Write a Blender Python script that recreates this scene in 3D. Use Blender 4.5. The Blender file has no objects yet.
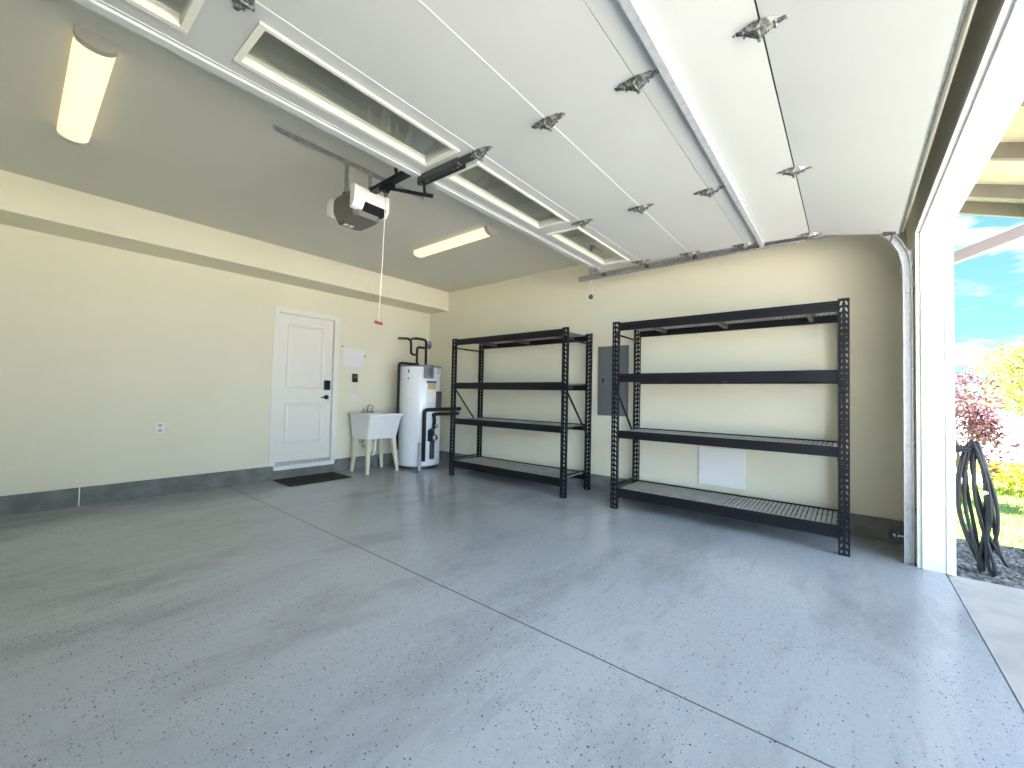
import bpy, bmesh, math, random
from mathutils import Vector, Matrix, noise
random.seed(7)
PI = math.pi
sc = bpy.context.scene
COL = sc.collection

# ------------------------------------------------------------------ camera
cam_d = bpy.data.cameras.new('camera'); cam = bpy.data.objects.new('camera', cam_d); COL.objects.link(cam)
sc.camera = cam
CX, CY, CZ = -4.8185, -5.9241, 1.1822
YAW, PIT, ROL, FPX = -.8835, .0274, .0204, 411.42
_c, _s = math.cos(YAW), math.sin(YAW)
_fw = Vector((-_s*math.cos(PIT), _c*math.cos(PIT), math.sin(PIT)))
_rt0 = Vector((_c, _s, 0)); _up0 = _rt0.cross(_fw)
_rt = _rt0*math.cos(ROL) + _up0*math.sin(ROL); _up = -_rt0*math.sin(ROL) + _up0*math.cos(ROL)
cam.matrix_world = Matrix(((_rt.x, _up.x, -_fw.x, CX), (_rt.y, _up.y, -_fw.y, CY), (_rt.z, _up.z, -_fw.z, CZ), (0, 0, 0, 1)))
cam_d.sensor_width = 36; cam_d.sensor_fit = 'HORIZONTAL'; cam_d.lens = FPX*36/1024
cam_d.clip_start = .02; cam_d.clip_end = 500

# ------------------------------------------------------------------ view, world, sun
sc.view_settings.view_transform = 'Standard'; sc.view_settings.look = 'None'
sc.view_settings.gamma = 1; sc.view_settings.use_curve_mapping = False
sc.view_settings.exposure = 1.1
SKY_STRENGTH = 0.62
SKY_FILL = 2.4  # added brightness of the out-of-view sky in front of the opening
SUN_STRENGTH = 30.0
LAMP_STRENGTH = 0.55

w = bpy.data.worlds.new('sky'); sc.world = w; w.use_nodes = True
nt = w.node_tree; N = nt.nodes; L = nt.links; N.clear()
wo = N.new('ShaderNodeOutputWorld'); bg = N.new('ShaderNodeBackground'); bg.inputs[1].default_value = SKY_STRENGTH
tc = N.new('ShaderNodeTexCoord'); sep = N.new('ShaderNodeSeparateXYZ'); L.new(tc.outputs['Generated'], sep.inputs[0])
rp = N.new('ShaderNodeValToRGB'); L.new(sep.outputs['Z'], rp.inputs[0])
e = rp.color_ramp.elements
e[0].position = 0.0; e[0].color = (.62, .86, .98, 1)
e[1].position = .55; e[1].color = (.16, .42, .95, 1)
x = e.new(.12); x.color = (.36, .80, 1.0, 1)
x = e.new(.30); x.color = (.24, .60, 1.0, 1)
mp = N.new('ShaderNodeMapping'); mp.inputs['Scale'].default_value = (1, 1, 3.2); mp.inputs['Location'].default_value = (.35, .1, .12)
L.new(tc.outputs['Generated'], mp.inputs[0])
nz = N.new('ShaderNodeTexNoise'); nz.inputs['Scale'].default_value = 5.5; nz.inputs['Detail'].default_value = 6; nz.inputs['Roughness'].default_value = .55
L.new(mp.outputs[0], nz.inputs[0])
cr = N.new('ShaderNodeValToRGB'); cr.color_ramp.elements[0].position = .47; cr.color_ramp.elements[1].position = .56
L.new(nz.outputs[0], cr.inputs[0])
mx = N.new('ShaderNodeMixRGB'); mx.inputs[2].default_value = (1.0, 1.0, 1.0, 1)
L.new(cr.outputs[0], mx.inputs[0]); L.new(rp.outputs[0], mx.inputs[1])
# unseen sky over the street, brightened and blued to light the garage interior
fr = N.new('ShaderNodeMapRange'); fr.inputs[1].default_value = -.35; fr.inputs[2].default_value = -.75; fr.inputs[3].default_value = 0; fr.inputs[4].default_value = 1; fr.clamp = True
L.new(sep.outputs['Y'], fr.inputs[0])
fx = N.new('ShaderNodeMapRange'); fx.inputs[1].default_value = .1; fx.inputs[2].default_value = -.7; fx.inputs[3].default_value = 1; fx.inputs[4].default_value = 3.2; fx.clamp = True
L.new(sep.outputs['X'], fx.inputs[0])      # added brightness grows to the left, to light the rack wall
vb = N.new('ShaderNodeVectorMath'); vb.operation = 'SCALE'; vb.inputs[0].default_value = (SKY_FILL*.74, SKY_FILL*1.0, SKY_FILL*1.32); L.new(fx.outputs[0], vb.inputs['Scale'])
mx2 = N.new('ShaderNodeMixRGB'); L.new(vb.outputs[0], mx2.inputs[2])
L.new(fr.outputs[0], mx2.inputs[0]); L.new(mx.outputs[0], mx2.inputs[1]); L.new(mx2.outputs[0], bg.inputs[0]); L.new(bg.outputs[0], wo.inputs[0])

sd = bpy.data.lights.new('sun', 'SUN'); sd.energy = SUN_STRENGTH; sd.angle = math.radians(.6); sd.color = (1.0, .95, .86)
so = bpy.data.objects.new('sun', sd); COL.objects.link(so)
_to_sun = Vector((-.08, .20, 1.0)).normalized()           # over the house and its right corner
so.rotation_euler = _to_sun.to_track_quat('Z', 'Y').to_euler(); so.location = (0, -5, 20)

# ------------------------------------------------------------------ materials
def mat(name, col, rough=.6, metal=0.0, emit=None, es=0, coat=0, spec=None, trans=0, ior=None):
    m = bpy.data.materials.new(name); m.use_nodes = True
    b = m.node_tree.nodes['Principled BSDF']
    b.inputs['Base Color'].default_value = (*col, 1); b.inputs['Roughness'].default_value = rough; b.inputs['Metallic'].default_value = metal
    if emit: b.inputs['Emission Color'].default_value = (*emit, 1); b.inputs['Emission Strength'].default_value = es
    if coat: b.inputs['Coat Weight'].default_value = coat
    if spec is not None: b.inputs['Specular IOR Level'].default_value = spec
    if trans: b.inputs['Transmission Weight'].default_value = trans
    if ior: b.inputs['IOR'].default_value = ior
    return m
def noisy(m, c1, c2, scale=4, detail=5, lo=.35, hi=.65, bump=0, bscale=80, coord='Object'):
    nt = m.node_tree; N = nt.nodes; L = nt.links; b = N['Principled BSDF']
    tc = N.new('ShaderNodeTexCoord'); n = N.new('ShaderNodeTexNoise'); n.inputs['Scale'].default_value = scale; n.inputs['Detail'].default_value = detail
    L.new(tc.outputs[coord], n.inputs[0])
    r = N.new('ShaderNodeValToRGB'); r.color_ramp.elements[0].position = lo; r.color_ramp.elements[1].position = hi
    r.color_ramp.elements[0].color = (*c1, 1); r.color_ramp.elements[1].color = (*c2, 1)
    L.new(n.outputs[0], r.inputs[0]); L.new(r.outputs[0], b.inputs['Base Color'])
    if bump:
        n2 = N.new('ShaderNodeTexNoise'); n2.inputs['Scale'].default_value = bscale; n2.inputs['Detail'].default_value = 3; L.new(tc.outputs[coord], n2.inputs[0])
        bp = N.new('ShaderNodeBump'); bp.inputs['Strength'].default_value = bump; bp.inputs['Distance'].default_value = .01
        L.new(n2.outputs[0], bp.inputs['Height']); L.new(bp.outputs[0], b.inputs['Normal'])
    return m
M = {}
M['wall'] = noisy(mat('cream wall paint', (.72, .66, .50), .7), (.755, .72, .56), (.785, .75, .595), .9, 3, bump=.12, bscale=60)
M['ceiling'] = noisy(mat('ceiling paint', (.6, .57, .46), .8), (.66, .645, .56), (.69, .675, .59), .7, 3, bump=.1, bscale=60)
M['curb'] = noisy(mat('bare concrete curb', (.3, .3, .28), .85), (.14, .145, .13), (.21, .215, .20), 7, 8, bump=.3, bscale=90)
M['drive'] = noisy(mat('broom finished concrete', (.6, .56, .52), .9), (.40, .375, .36), (.48, .45, .43), 5, 7, bump=.3, bscale=160)
M['trim'] = mat('white trim paint', (.86, .86, .82), .45)
M['doorwhite'] = mat('white entry door paint', (.80, .78, .71), .4)
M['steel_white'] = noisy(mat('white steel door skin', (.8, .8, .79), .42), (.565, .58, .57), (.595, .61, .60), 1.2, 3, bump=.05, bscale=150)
M['seam'] = mat('bright door seam', (.86, .86, .84), .4)
M['galv'] = noisy(mat('galvanised steel', (.55, .57, .58), .38, .85), (.42, .43, .44), (.62, .63, .64), 35, 4)
M['galv_light'] = noisy(mat('painted galvanised strut', (.7, .72, .74), .35, .3), (.50, .53, .56), (.60, .62, .64), 30, 4)
M['hinge_steel'] = noisy(mat('dull hinge steel', (.3, .3, .3), .42, .8), (.13, .13, .13), (.42, .42, .42), 60, 3, .45, .6)
M['dkmetal'] = mat('dark grey steel', (.10, .10, .10), .45, .6)
M['black'] = mat('black powder coat', (.006, .007, .010), .42, spec=.3)
M['blackrub'] = mat('black rubber', (.012, .012, .012), .7)
M['slat'] = noisy(mat('grey metal decking', (.2, .19, .18), .5, .2), (.31, .295, .28), (.40, .38, .36), 12, 3)
M['white_plastic'] = mat('white plastic', (.80, .80, .78), .35)
M['frame_cream'] = mat('off white window frame', (.80, .78, .68), .4)
M['grey_plastic'] = mat('grey plastic', (.13, .125, .11), .45)
M['frost'] = mat('translucent light cover', (.80, .77, .68), .3)
M['tank'] = mat('white enamel tank', (.78, .80, .81), .25)
M['beige'] = mat('cream plastic legs', (.74, .68, .46), .5)
M['chrome'] = mat('chrome', (.6, .6, .6), .15, 1)
M['elec'] = mat('grey panel enamel', (.13, .145, .15), .45)
M['red'] = mat('red plastic', (.30, .035, .025), .5)
M['cord'] = mat('white cord', (.85, .80, .74), .7)
M['paper'] = mat('white label', (.82, .82, .80), .6)
M['yellowlab'] = mat('tan label', (.55, .40, .18), .6)
M['darklab'] = mat('dark label', (.08, .07, .08), .5)
M['mat'] = noisy(mat('dark mat', (.03, .026, .023), .95), (.02, .018, .016), (.04, .035, .03), 60, 3, bump=.6, bscale=300)
M['lamp'] = mat('lit lamp diffuser', (.9, .85, .7), .4, emit=(1.0, .76, .40), es=LAMP_STRENGTH)
M['lamp_end'] = mat('lamp end cap', (.55, .52, .45), .5)
M['hose'] = mat('dark rubber hose', (.018, .019, .023), .5)
M['bark'] = mat('bark', (.16, .11, .08), .9)
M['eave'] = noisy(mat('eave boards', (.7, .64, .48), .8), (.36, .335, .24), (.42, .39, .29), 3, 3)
M['rafter'] = noisy(mat('painted rafter', (.3, .27, .22), .8), (.12, .105, .085), (.15, .135, .11), 3, 3)
M['spout'] = mat('grey brown downspout', (.16, .13, .13), .5)
M['shingle'] = mat('roof shingle', (.12, .11, .10), .9)
g = bpy.data.materials.new('window glass'); g.use_nodes = True; _n = g.node_tree.nodes; _l = g.node_tree.links; _n.clear()
_o = _n.new('ShaderNodeOutputMaterial'); _t = _n.new('ShaderNodeBsdfTransparent'); _t.inputs[0].default_value = (.93, .95, .93, 1); _gl = _n.new('ShaderNodeBsdfGlossy'); _gl.inputs['Roughness'].default_value = .03
_lw = _n.new('ShaderNodeLayerWeight'); _lw.inputs[0].default_value = .12; _f = _n.new('ShaderNodeMath'); _f.operation = 'MULTIPLY'; _f.inputs[1].default_value = .6; _l.new(_lw.outputs['Facing'], _f.inputs[0]); _m = _n.new('ShaderNodeMixShader'); _l.new(_f.outputs[0], _m.inputs[0]); _l.new(_t.outputs[0], _m.inputs[1]); _l.new(_gl.outputs[0], _m.inputs[2]); _l.new(_m.outputs[0], _o.inputs[0]); M['glass'] = g
def leafmat(name, c1, c2):
    m = noisy(mat(name, c1, .6), c1, c2, 3.5, 4); return m
M['purple'] = leafmat('purple leaf', (.13, .04, .065), (.26, .11, .15))
M['leafgreen'] = leafmat('yellow green leaf', (.16, .22, .04), (.34, .36, .07))
M['leafyellow'] = leafmat('bright yellow leaf', (.34, .36, .03), (.5, .47, .06))
M['grass'] = leafmat('lawn grass', (.10, .19, .03), (.16, .26, .05))
M['gravel'] = noisy(mat('gravel stones', (.2, .2, .2), .85), (.07, .07, .073), (.28, .27, .27), 14, 4)
M['road'] = noisy(mat('pale street concrete', (.6, .6, .58), .9), (.55, .54, .52), (.62, .61, .59), 2, 3)
M['soil'] = mat('soil', (.10, .075, .05), .95)

def floor_material():
    m = mat('grey flaked epoxy', (.34, .35, .36), .22); nt = m.node_tree; N = nt.nodes; L = nt.links; b = N['Principled BSDF']
    tc = N.new('ShaderNodeTexCoord'); geo = N.new('ShaderNodeNewGeometry'); P = geo.outputs['Position']
    def math_(op, a, bb=None, c=None):
        n = N.new('ShaderNodeMath'); n.operation = op
        for i, v in enumerate((a, bb, c)):
            if v is None: continue
            if isinstance(v, (int, float)): n.inputs[i].default_value = v
            else: L.new(v, n.inputs[i])
        return n.outputs[0]
    def noise_(scale, detail=4, rough=.5, vec=P, dist=0):
        n = N.new('ShaderNodeTexNoise'); n.inputs['Scale'].default_value = scale; n.inputs['Detail'].default_value = detail
        n.inputs['Roughness'].default_value = rough; n.inputs['Distortion'].default_value = dist; L.new(vec, n.inputs[0]); return n.outputs[0]
    def ramp(v, lo, hi):
        n = N.new('ShaderNodeMapRange'); n.inputs[1].default_value = lo; n.inputs[2].default_value = hi; n.clamp = True; L.new(v, n.inputs[0]); return n.outputs[0]
    def mix(f, a, c):
        n = N.new('ShaderNodeMixRGB'); L.new(f, n.inputs[0])
        for i, v in ((1, a), (2, c)):
            if isinstance(v, tuple): n.inputs[i].default_value = (*v, 1)
            else: L.new(v, n.inputs[i])
        return n.outputs[0]
    mpn = N.new('ShaderNodeMapping'); mpn.inputs['Rotation'].default_value = (0, 0, .5); mpn.inputs['Scale'].default_value = (.6, 1.5, 1); L.new(P, mpn.inputs[0])
    big = ramp(noise_(.7, 3, .5, mpn.outputs[0]), .30, .72)
    base = mix(big, (.35, .375, .405), (.43, .455, .49))
    stain = ramp(noise_(1.25, 6, .68, mpn.outputs[0], .2), .50, .72)
    base = mix(math_('MULTIPLY', stain, .62), base, (.20, .20, .225))
    mp3 = N.new('ShaderNodeMapping'); mp3.inputs['Rotation'].default_value = (0, 0, .25); mp3.inputs['Scale'].default_value = (.8, 4.5, 1); L.new(P, mp3.inputs[0])
    scuff = ramp(noise_(2.2, 6, .7, mp3.outputs[0]), .56, .76)
    base = mix(math_('MULTIPLY', scuff, .45), base, (.22, .22, .24))
    fine = ramp(noise_(28, 4, .6), .3, .7)
    base = mix(math_('MULTIPLY', fine, .16), base, (.26, .27, .29))
    # paint flakes: sparse small dark chips, denser in drifts
    def chips(scale, dens, col, amt):
        v = N.new('ShaderNodeTexVoronoi'); v.inputs['Scale'].default_value = scale; L.new(P, v.inputs['Vector'])
        sp = N.new('ShaderNodeSeparateXYZ'); L.new(v.outputs['Color'], sp.inputs[0])
        size = math_('MULTIPLY_ADD', sp.outputs['Y'], .22, .07)
        hit = math_('LESS_THAN', v.outputs['Distance'], size)
        drift = ramp(noise_(1.9, 6, .7), .46, .66)
        pick = math_('LESS_THAN', sp.outputs['X'], math_('MULTIPLY_ADD', drift, dens, dens*.35))
        return math_('MULTIPLY', math_('MULTIPLY', hit, pick), amt), col
    for args in ((72, .50, (.035, .035, .045), .9), (120, .62, (.06, .06, .075), .8), (190, .60, (.09, .09, .11), .65), (75, .12, (.62, .62, .62), .6)):
        f, c = chips(*args); base = mix(f, base, c)
    # saw cut joints
    sx = N.new('ShaderNodeSeparateXYZ'); L.new(P, sx.inputs[0])
    j1 = math_('LESS_THAN', math_('ABSOLUTE', math_('SUBTRACT', sx.outputs['X'], -3.09)), .0045)
    yy = math_('MULTIPLY_ADD', sx.outputs['X'], .27, -1.80)
    wob = math_('MULTIPLY', math_('SUBTRACT', noise_(2.5, 3), .5), .05)
    j2 = math_('LESS_THAN', math_('ABSOLUTE', math_('SUBTRACT', math_('ADD', sx.outputs['Y'], wob), yy)), .003)
    j2 = math_('MULTIPLY', j2, math_('LESS_THAN', sx.outputs['X'], -3.2))
    base = mix(math_('MULTIPLY', j1, .8), base, (.06, .06, .06))
    base = mix(math_('MULTIPLY', j2, .35), base, (.55, .55, .52))
    L.new(base, b.inputs['Base Color'])
    rr = N.new('ShaderNodeMapRange'); rr.inputs[3].default_value = .13; rr.inputs[4].default_value = .27; L.new(noise_(2, 3), rr.inputs[0]); L.new(rr.outputs[0], b.inputs['Roughness'])
    bp = N.new('ShaderNodeBump'); bp.inputs['Strength'].default_value = .05; bp.inputs['Distance'].default_value = .01
    L.new(noise_(9, 3), bp.inputs['Height']); L.new(bp.outputs[0], b.inputs['Normal'])
    return m
M['floor'] = floor_material()

# ------------------------------------------------------------------ mesh helpers
class MB:
    def __init__(s): s.bm = bmesh.new(); s.slot = 0
    def face(s, vs):
        v = [s.bm.verts.new(p) for p in vs]; f = s.bm.faces.new(v); f.material_index = s.slot; return f
    def box(s, x0, x1, y0, y1, z0, z1, bev=0, mtx=None):
        r = bmesh.ops.create_cube(s.bm, size=1)
        vs = r['verts']; cx, cy, cz = (x0+x1)/2, (y0+y1)/2, (z0+z1)/2
        for v in vs: v.co = Vector((cx+v.co.x*(x1-x0), cy+v.co.y*(y1-y0), cz+v.co.z*(z1-z0)))
        fs = list({f for v in vs for f in v.link_faces})
        for f in fs: f.material_index = s.slot
        if bev:
            es = list({ed for v in vs for ed in v.link_edges})
            r2 = bmesh.ops.bevel(s.bm, geom=es, offset=bev, segments=2, affect='EDGES', profile=.5)
            for f in r2['faces']: f.material_index = s.slot
            vs = list({v for f in r2['faces'] for v in f.verts} | {v for v in vs if v.is_valid})
        if mtx is not None:
            for v in vs: v.co = mtx @ v.co
        return s
    def tube(s, pts, r, seg=10, cap=True, smooth=True):
        pts = [Vector(p) for p in pts]; rings = []; rr = r if isinstance(r, (list, tuple)) else [r]*len(pts)
        prev = None
        for i, p in enumerate(pts):
            if i == 0: t = pts[1]-p
            elif i == len(pts)-1: t = p-pts[i-1]
            else: t = (pts[i+1]-p).normalized()+(p-pts[i-1]).normalized()
            t.normalize()
            if prev is None:
                a = Vector((0, 0, 1)) if abs(t.z) < .9 else Vector((1, 0, 0)); u = t.cross(a).normalized()
            else:
                u = (prev - t*prev.dot(t)).normalized()
            prev = u; v = t.cross(u)
            rings.append([s.bm.verts.new(p+(u*math.cos(2*PI*k/seg)+v*math.sin(2*PI*k/seg))*rr[i]) for k in range(seg)])
        for i in range(len(rings)-1):
            for k in range(seg):
                f = s.bm.faces.new((rings[i][k], rings[i][(k+1) % seg], rings[i+1][(k+1) % seg], rings[i+1][k])); f.smooth = smooth; f.material_index = s.slot
        if cap:
            for rg in (rings[0][::-1], rings[-1]):
                f = s.bm.faces.new(rg); f.material_index = s.slot
        return s
    def lathe(s, prof, c=(0, 0, 0), seg=32, ax='z'):
        rings = []
        for (r, h) in prof:
            ring = []
            for k in range(seg):
                a = 2*PI*k/seg; q = (r*math.cos(a), r*math.sin(a), h)
                if ax == 'x': q = (h, q[0], q[1])
                if ax == 'y': q = (q[0], h, q[1])
                ring.append(s.bm.verts.new(Vector(c)+Vector(q)))
            rings.append(ring)
        for i in range(len(rings)-1):
            for k in range(seg):
                f = s.bm.faces.new((rings[i][k], rings[i][(k+1) % seg], rings[i+1][(k+1) % seg], rings[i+1][k])); f.smooth = True; f.material_index = s.slot
        for rg in (rings[0], rings[-1]):
            f = s.bm.faces.new(rg); f.material_index = s.slot
        return s
    def prism(s, poly, a0, a1, ax='x'):
        """poly in the two other axes (in xyz order), extruded along ax."""
        def P(u, v, a):
            return {'x': (a, u, v), 'y': (u, a, v), 'z': (u, v, a)}[ax]
        A = [s.bm.verts.new(P(u, v, a0)) for u, v in poly]; B = [s.bm.verts.new(P(u, v, a1)) for u, v in poly]
        n = len(poly)
        fs = [s.bm.faces.new(A), s.bm.faces.new(B[::-1])] + [s.bm.faces.new((A[i], B[i], B[(i+1) % n], A[(i+1) % n])) for i in range(n)]
        for f in fs: f.material_index = s.slot
        return s
    def build(s, name, m, parent=None, **kw):
        bmesh.ops.recalc_face_normals(s.bm, faces=s.bm.faces)
        me = bpy.data.meshes.new(name); s.bm.to_mesh(me); s.bm.free()
        for x in (m if isinstance(m, (list, tuple)) else [m]): me.materials.append(M[x] if isinstance(x, str) else x)
        o = bpy.data.objects.new(name, me); COL.objects.link(o)
        if parent is not None: o.parent = parent
        for k, v in kw.items(): o[k] = v
        return o
def thing(name, label, cat, loc=(0, 0, 0), rz=0, group=None):
    o = bpy.data.objects.new(name, None); COL.objects.link(o); o.location = loc; o.rotation_euler = (0, 0, rz); o.empty_display_size = .1
    o['label'] = label; o['category'] = cat
    if group: o['group'] = group
    return o
def children(o): return [c for c in COL.objects if c.parent == o]
def copy_tree(o, parent=None):
    c = o.copy(); COL.objects.link(c)
    if parent: c.parent = parent
    for ch in children(o): copy_tree(ch, c)
    return c
def struct(mb, name, m, parent=None): 
    o = mb.build(name, m, parent)
    if parent is None: o['kind'] = 'structure'
    return o

# ------------------------------------------------------------------ dimensions
H = 2.963; HS = 2.634; SD = .495; CURB = .178
XL = -6.25; YF = -6.30; YO = -6.475; OX0, OX1 = -5.66, -.63; OH = 2.44

# ------------------------------------------------------------------ shell
struct(MB().box(XL-.15, .15, -6.44, .15, -.15, 0), 'floor', 'floor')
struct(MB().box(XL-.15, .15, YO, .15, H, H+.12), 'ceiling', 'ceiling')
# back wall, with the entry door's rough opening
DX0, DX1, DZ0, DZ1 = -2.552, -1.790, .205, 2.238
b = MB()
b.box(XL-.15, DX0-.02, 0, .15, 0, H); b.box(DX1+.02, .15, 0, .15, 0, H)
b.box(DX0-.02, DX1+.02, 0, .15, DZ1+.02, H); b.box(DX0-.02, DX1+.02, 0, .15, 0, DZ0-.085)
struct(b, 'wall_back', 'wall')
struct(MB().box(0, .15, YO, 0, 0, H), 'wall_right', 'wall')
struct(MB().box(XL-.15, XL, YO, 0, 0, H), 'wall_left', 'wall')
b = MB(); b.box(OX1+.025, 0, YO+.01, YF, 0, H); b.box(XL, OX0-.025, YO+.01, YF, 0, H); b.box(OX0-.025, OX1+.025, YO+.01, YF, OH+.02, H)
struct(b, 'wall_front', 'wall')
struct(MB().box(XL, 0, -SD, 0, HS, H), 'trim_1', 'wall')      # bulkhead box along the back wall
# concrete curbs
b = MB(); b.box(XL, -4.355, -.035, 0, 0, CURB); b.box(-4.345, DX0-.03, -.03, 0, 0, CURB); b.box(DX0-.03, DX1+.06, -.03, 0, 0, DZ0-.09); b.box(DX1+.06, 0, -.03, 0, 0, CURB)
struct(b, 'baseboard_back', 'curb')
struct(MB().box(-.03, 0, YF, -.03, 0, CURB+.01), 'baseboard_right', 'curb')
b = MB(); b.box(-4.354, -4.346, -.036, -.001, 0, CURB+.001); struct(b, 'trim_5', 'trim')

# jambs and header trim of the garage opening
def jamb(x0, x1, name):
    b = MB(); b.box(x0, x1, YO, YF, 0.0, OH, .002)
    s = 1 if x0 > -3 else -1
    fx = x0 if s > 0 else x1
    b.box(min(fx, fx-s*.012), max(fx, fx-s*.012), YO+.002, YO+.150, 0.0, OH-.0, .002)
    b.box(min(fx, fx-s*.018), max(fx, fx-s*.018), YO-.0, YO+.030, 0.0, OH-.0, .003)
    return struct(b, name, 'trim')
jamb(OX1, OX1+.024, 'trim_2'); jamb(OX0-.024, OX0, 'trim_3')
b = MB(); b.box(OX0, OX1, YO, YF, OH, OH+.02); b.box(OX0, OX1, YO, YO+.150, OH-.012, OH, .002)
struct(b, 'trim_4', 'trim')

# ------------------------------------------------------------------ ground outside
struct(MB().box(-9, -.6, -24, -6.452, -.2, -.012), 'driveway', 'drive')
struct(MB().box(-30, 60, -60, 30, -.45, -.16), 'ground', 'soil')
struct(MB().box(4.6, 60, -60, 30, -.159, -.05), 'road', 'road')
struct(MB().box(-30, -9.02, -60, 30, -.159, -.06), 'side_yard', 'road')
struct(MB().box(-9, 4.58, -60, -24.02, -.159, -.05), 'street', 'road')
# gravel strip
b = MB(); b.box(-.595, .66, -12, YO-.01, -.158, -.045)
def stone(b, p, r):
    a = random.random()*6; m = Matrix.Translation(p) @ Matrix.Rotation(a, 4, 'Z') @ Matrix.Rotation(random.random(), 4, 'X')
    sx, sy, sz = r*random.uniform(.7, 1.3), r*random.uniform(.7, 1.2), r*random.uniform(.5, .9)
    res = bmesh.ops.create_icosphere(b.bm, subdivisions=1, radius=1)
    for v in res['verts']: v.co = m @ Vector((v.co.x*sx*random.uniform(.85, 1.15), v.co.y*sy, v.co.z*sz))
for i in range(2300):
    xx = random.uniform(-.58, .66); yy = random.uniform(-7.7, YO-.03) if i < 1900 else random.uniform(-9.5, -7.7)
    stone(b, Vector((xx, yy, -.04)), random.uniform(.010, .022))
b.build('gravel_strip', 'gravel', kind='stuff', label='strip of dark grey gravel beside the pale driveway outside', category='gravel')
# lawn
b = MB(); b.box(.68, 4.58, -24, 3, -.158, -.035)
for i in range(9000):
    xx = random.uniform(.69, 4.3); yy = random.uniform(-8.9, -6.3) if xx < 2.4 else random.uniform(-9.6, -6.6)
    h = random.uniform(.025, .05); a = random.random()*6.3; wd = .004
    lx, ly = random.uniform(-.015, .015), random.uniform(-.015, .015)
    b.face([(xx-wd*math.cos(a), yy-wd*math.sin(a), -.036), (xx+wd*math.cos(a), yy+wd*math.sin(a), -.036), (xx+lx, yy+ly, -.036+h)])
b.build('lawn', 'grass', kind='stuff', label='bright sunlit green lawn beyond the gravel strip', category='lawn')

# ------------------------------------------------------------------ plants
def foliage(b, c, rad, n, size, squash=1.0, lumps=7, seed=1):
    rnd = random.Random(seed)
    ls = [(Vector((rnd.uniform(-.6, .6)*rad[0], rnd.uniform(-.6, .6)*rad[1], rnd.uniform(-.65, .65)*rad[2])), rnd.uniform(.35, .6)) for _ in range(lumps)]
    for i in range(n):
        lc, lr = rnd.choice(ls)
        d = Vector((rnd.gauss(0, 1), rnd.gauss(0, 1), rnd.gauss(0, 1))).normalized()*(rnd.uniform(.45, 1.0))
        p = Vector(c)+lc+Vector((d.x*rad[0]*lr, d.y*rad[1]*lr, d.z*rad[2]*lr))
        t = Vector((rnd.gauss(0, 1), rnd.gauss(0, 1), rnd.gauss(0, .7))).normalized()
        n_ = t.cross(Vector((rnd.gauss(0, 1), rnd.gauss(0, 1), rnd.gauss(0, 1)))).normalized()
        up = t.cross(n_)*size*.12
        s_ = size*rnd.uniform(.6, 1.2)
        b.face([p-t*s_, p+n_*s_*.38+up, p+t*s_, p-n_*s_*.38+up])
def bush(name, label, cat, loc, rad, hc, n, size, m, seed, stems=6, trunk_r=.012):
    t = thing(name, label, cat, loc)
    b = MB(); foliage(b, (0, 0, hc), rad, n, size, seed=seed, lumps=max(7, n//200)); b.build('foliage', m, t)
    rnd = random.Random(seed+9); b = MB()
    for k in range(stems):
        a = 2*PI*k/stems+rnd.random(); r = rnd.uniform(.3, .8)
        pts = [Vector((.04*math.cos(a), .04*math.sin(a), 0))]
        for q in range(1, 5):
            f = q/4; pts.append(Vector((math.cos(a)*rad[0]*r*f**1.4, math.sin(a)*rad[1]*r*f**1.4, (hc+rad[2]*.5)*f)))
        b.tube(pts, [trunk_r*(1-.7*q/4) for q in range(5)], 6)
    b.build('stem', 'bark', t)
    return t

# ------------------------------------------------------------------ eave
def eave():
    z0 = 2.95; sl = .36; y0 = YO; y1 = -7.06
    t = thing('roof_eave', 'open sloping eave with grey rafters and cream boards above the garage opening', 'eave', (0, 0, 0))
    t['kind'] = 'structure'
    def zz(y): return z0-sl*((-y)-6.48)
    def slab(b, xa, xb, ya, yb, dz0, dz1):
        v = [(xx, yy, zz(yy)+dz) for dz in (dz0, dz1) for yy in (ya, yb) for xx in (xa, xb)]
        vs = [b.bm.verts.new(p) for p in v]
        for q in ((0, 1, 3, 2), (4, 5, 7, 6), (0, 1, 5, 4), (2, 3, 7, 6), (0, 2, 6, 4), (1, 3, 7, 5)): b.bm.faces.new([vs[i] for i in q])
    b = MB(); slab(b, XL-.6, .50, y0, y1, .111, .13); b.build('soffit_board', 'eave', t)
    b = MB(); slab(b, XL-.6, .53, y0+.0, y1-.04, .131, .16)
    yb = y0; 
    b.build('roofing', 'shingle', t)
    x = .46
    for x in (.46, .09, -.60, -1.28, -1.96, -2.64, -3.32, -4.0, -4.68, -5.36, -6.04):
        b = MB(); slab(b, x-.0, x+.04, y0, y1, 0, .11); b.build('rafter', 'rafter', t)
    b = MB(); b.box(XL-.6, .50, y1-.025, y1, zz(y1)-.03, zz(y1)+.125); b.build('fascia', 'trim', t)
    b = MB(); b.box(XL-.2, .50, y0, YO+.01, OH+.35, zz(y0)+.12) if False else b.box(.15, .46, YO, YO+.02, zz(y0), zz(y0)+.11); b.build('return_board', 'rafter', t)
    return t
eave()
# outer skin of the house
b = MB(); b.box(-.60, .17, YO-.02, YO, 0, 2.95); b.box(-.605, -.50, YO-.022, YO-.0, -.012, 2.5)
struct(b, 'wall_outside', 'trim')
# roof over everything, so that no sky leaks in
struct(MB().box(XL-.6, .45, YO+.02, 1.0, H+.13, H+.2), 'roof', 'shingle')

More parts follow.
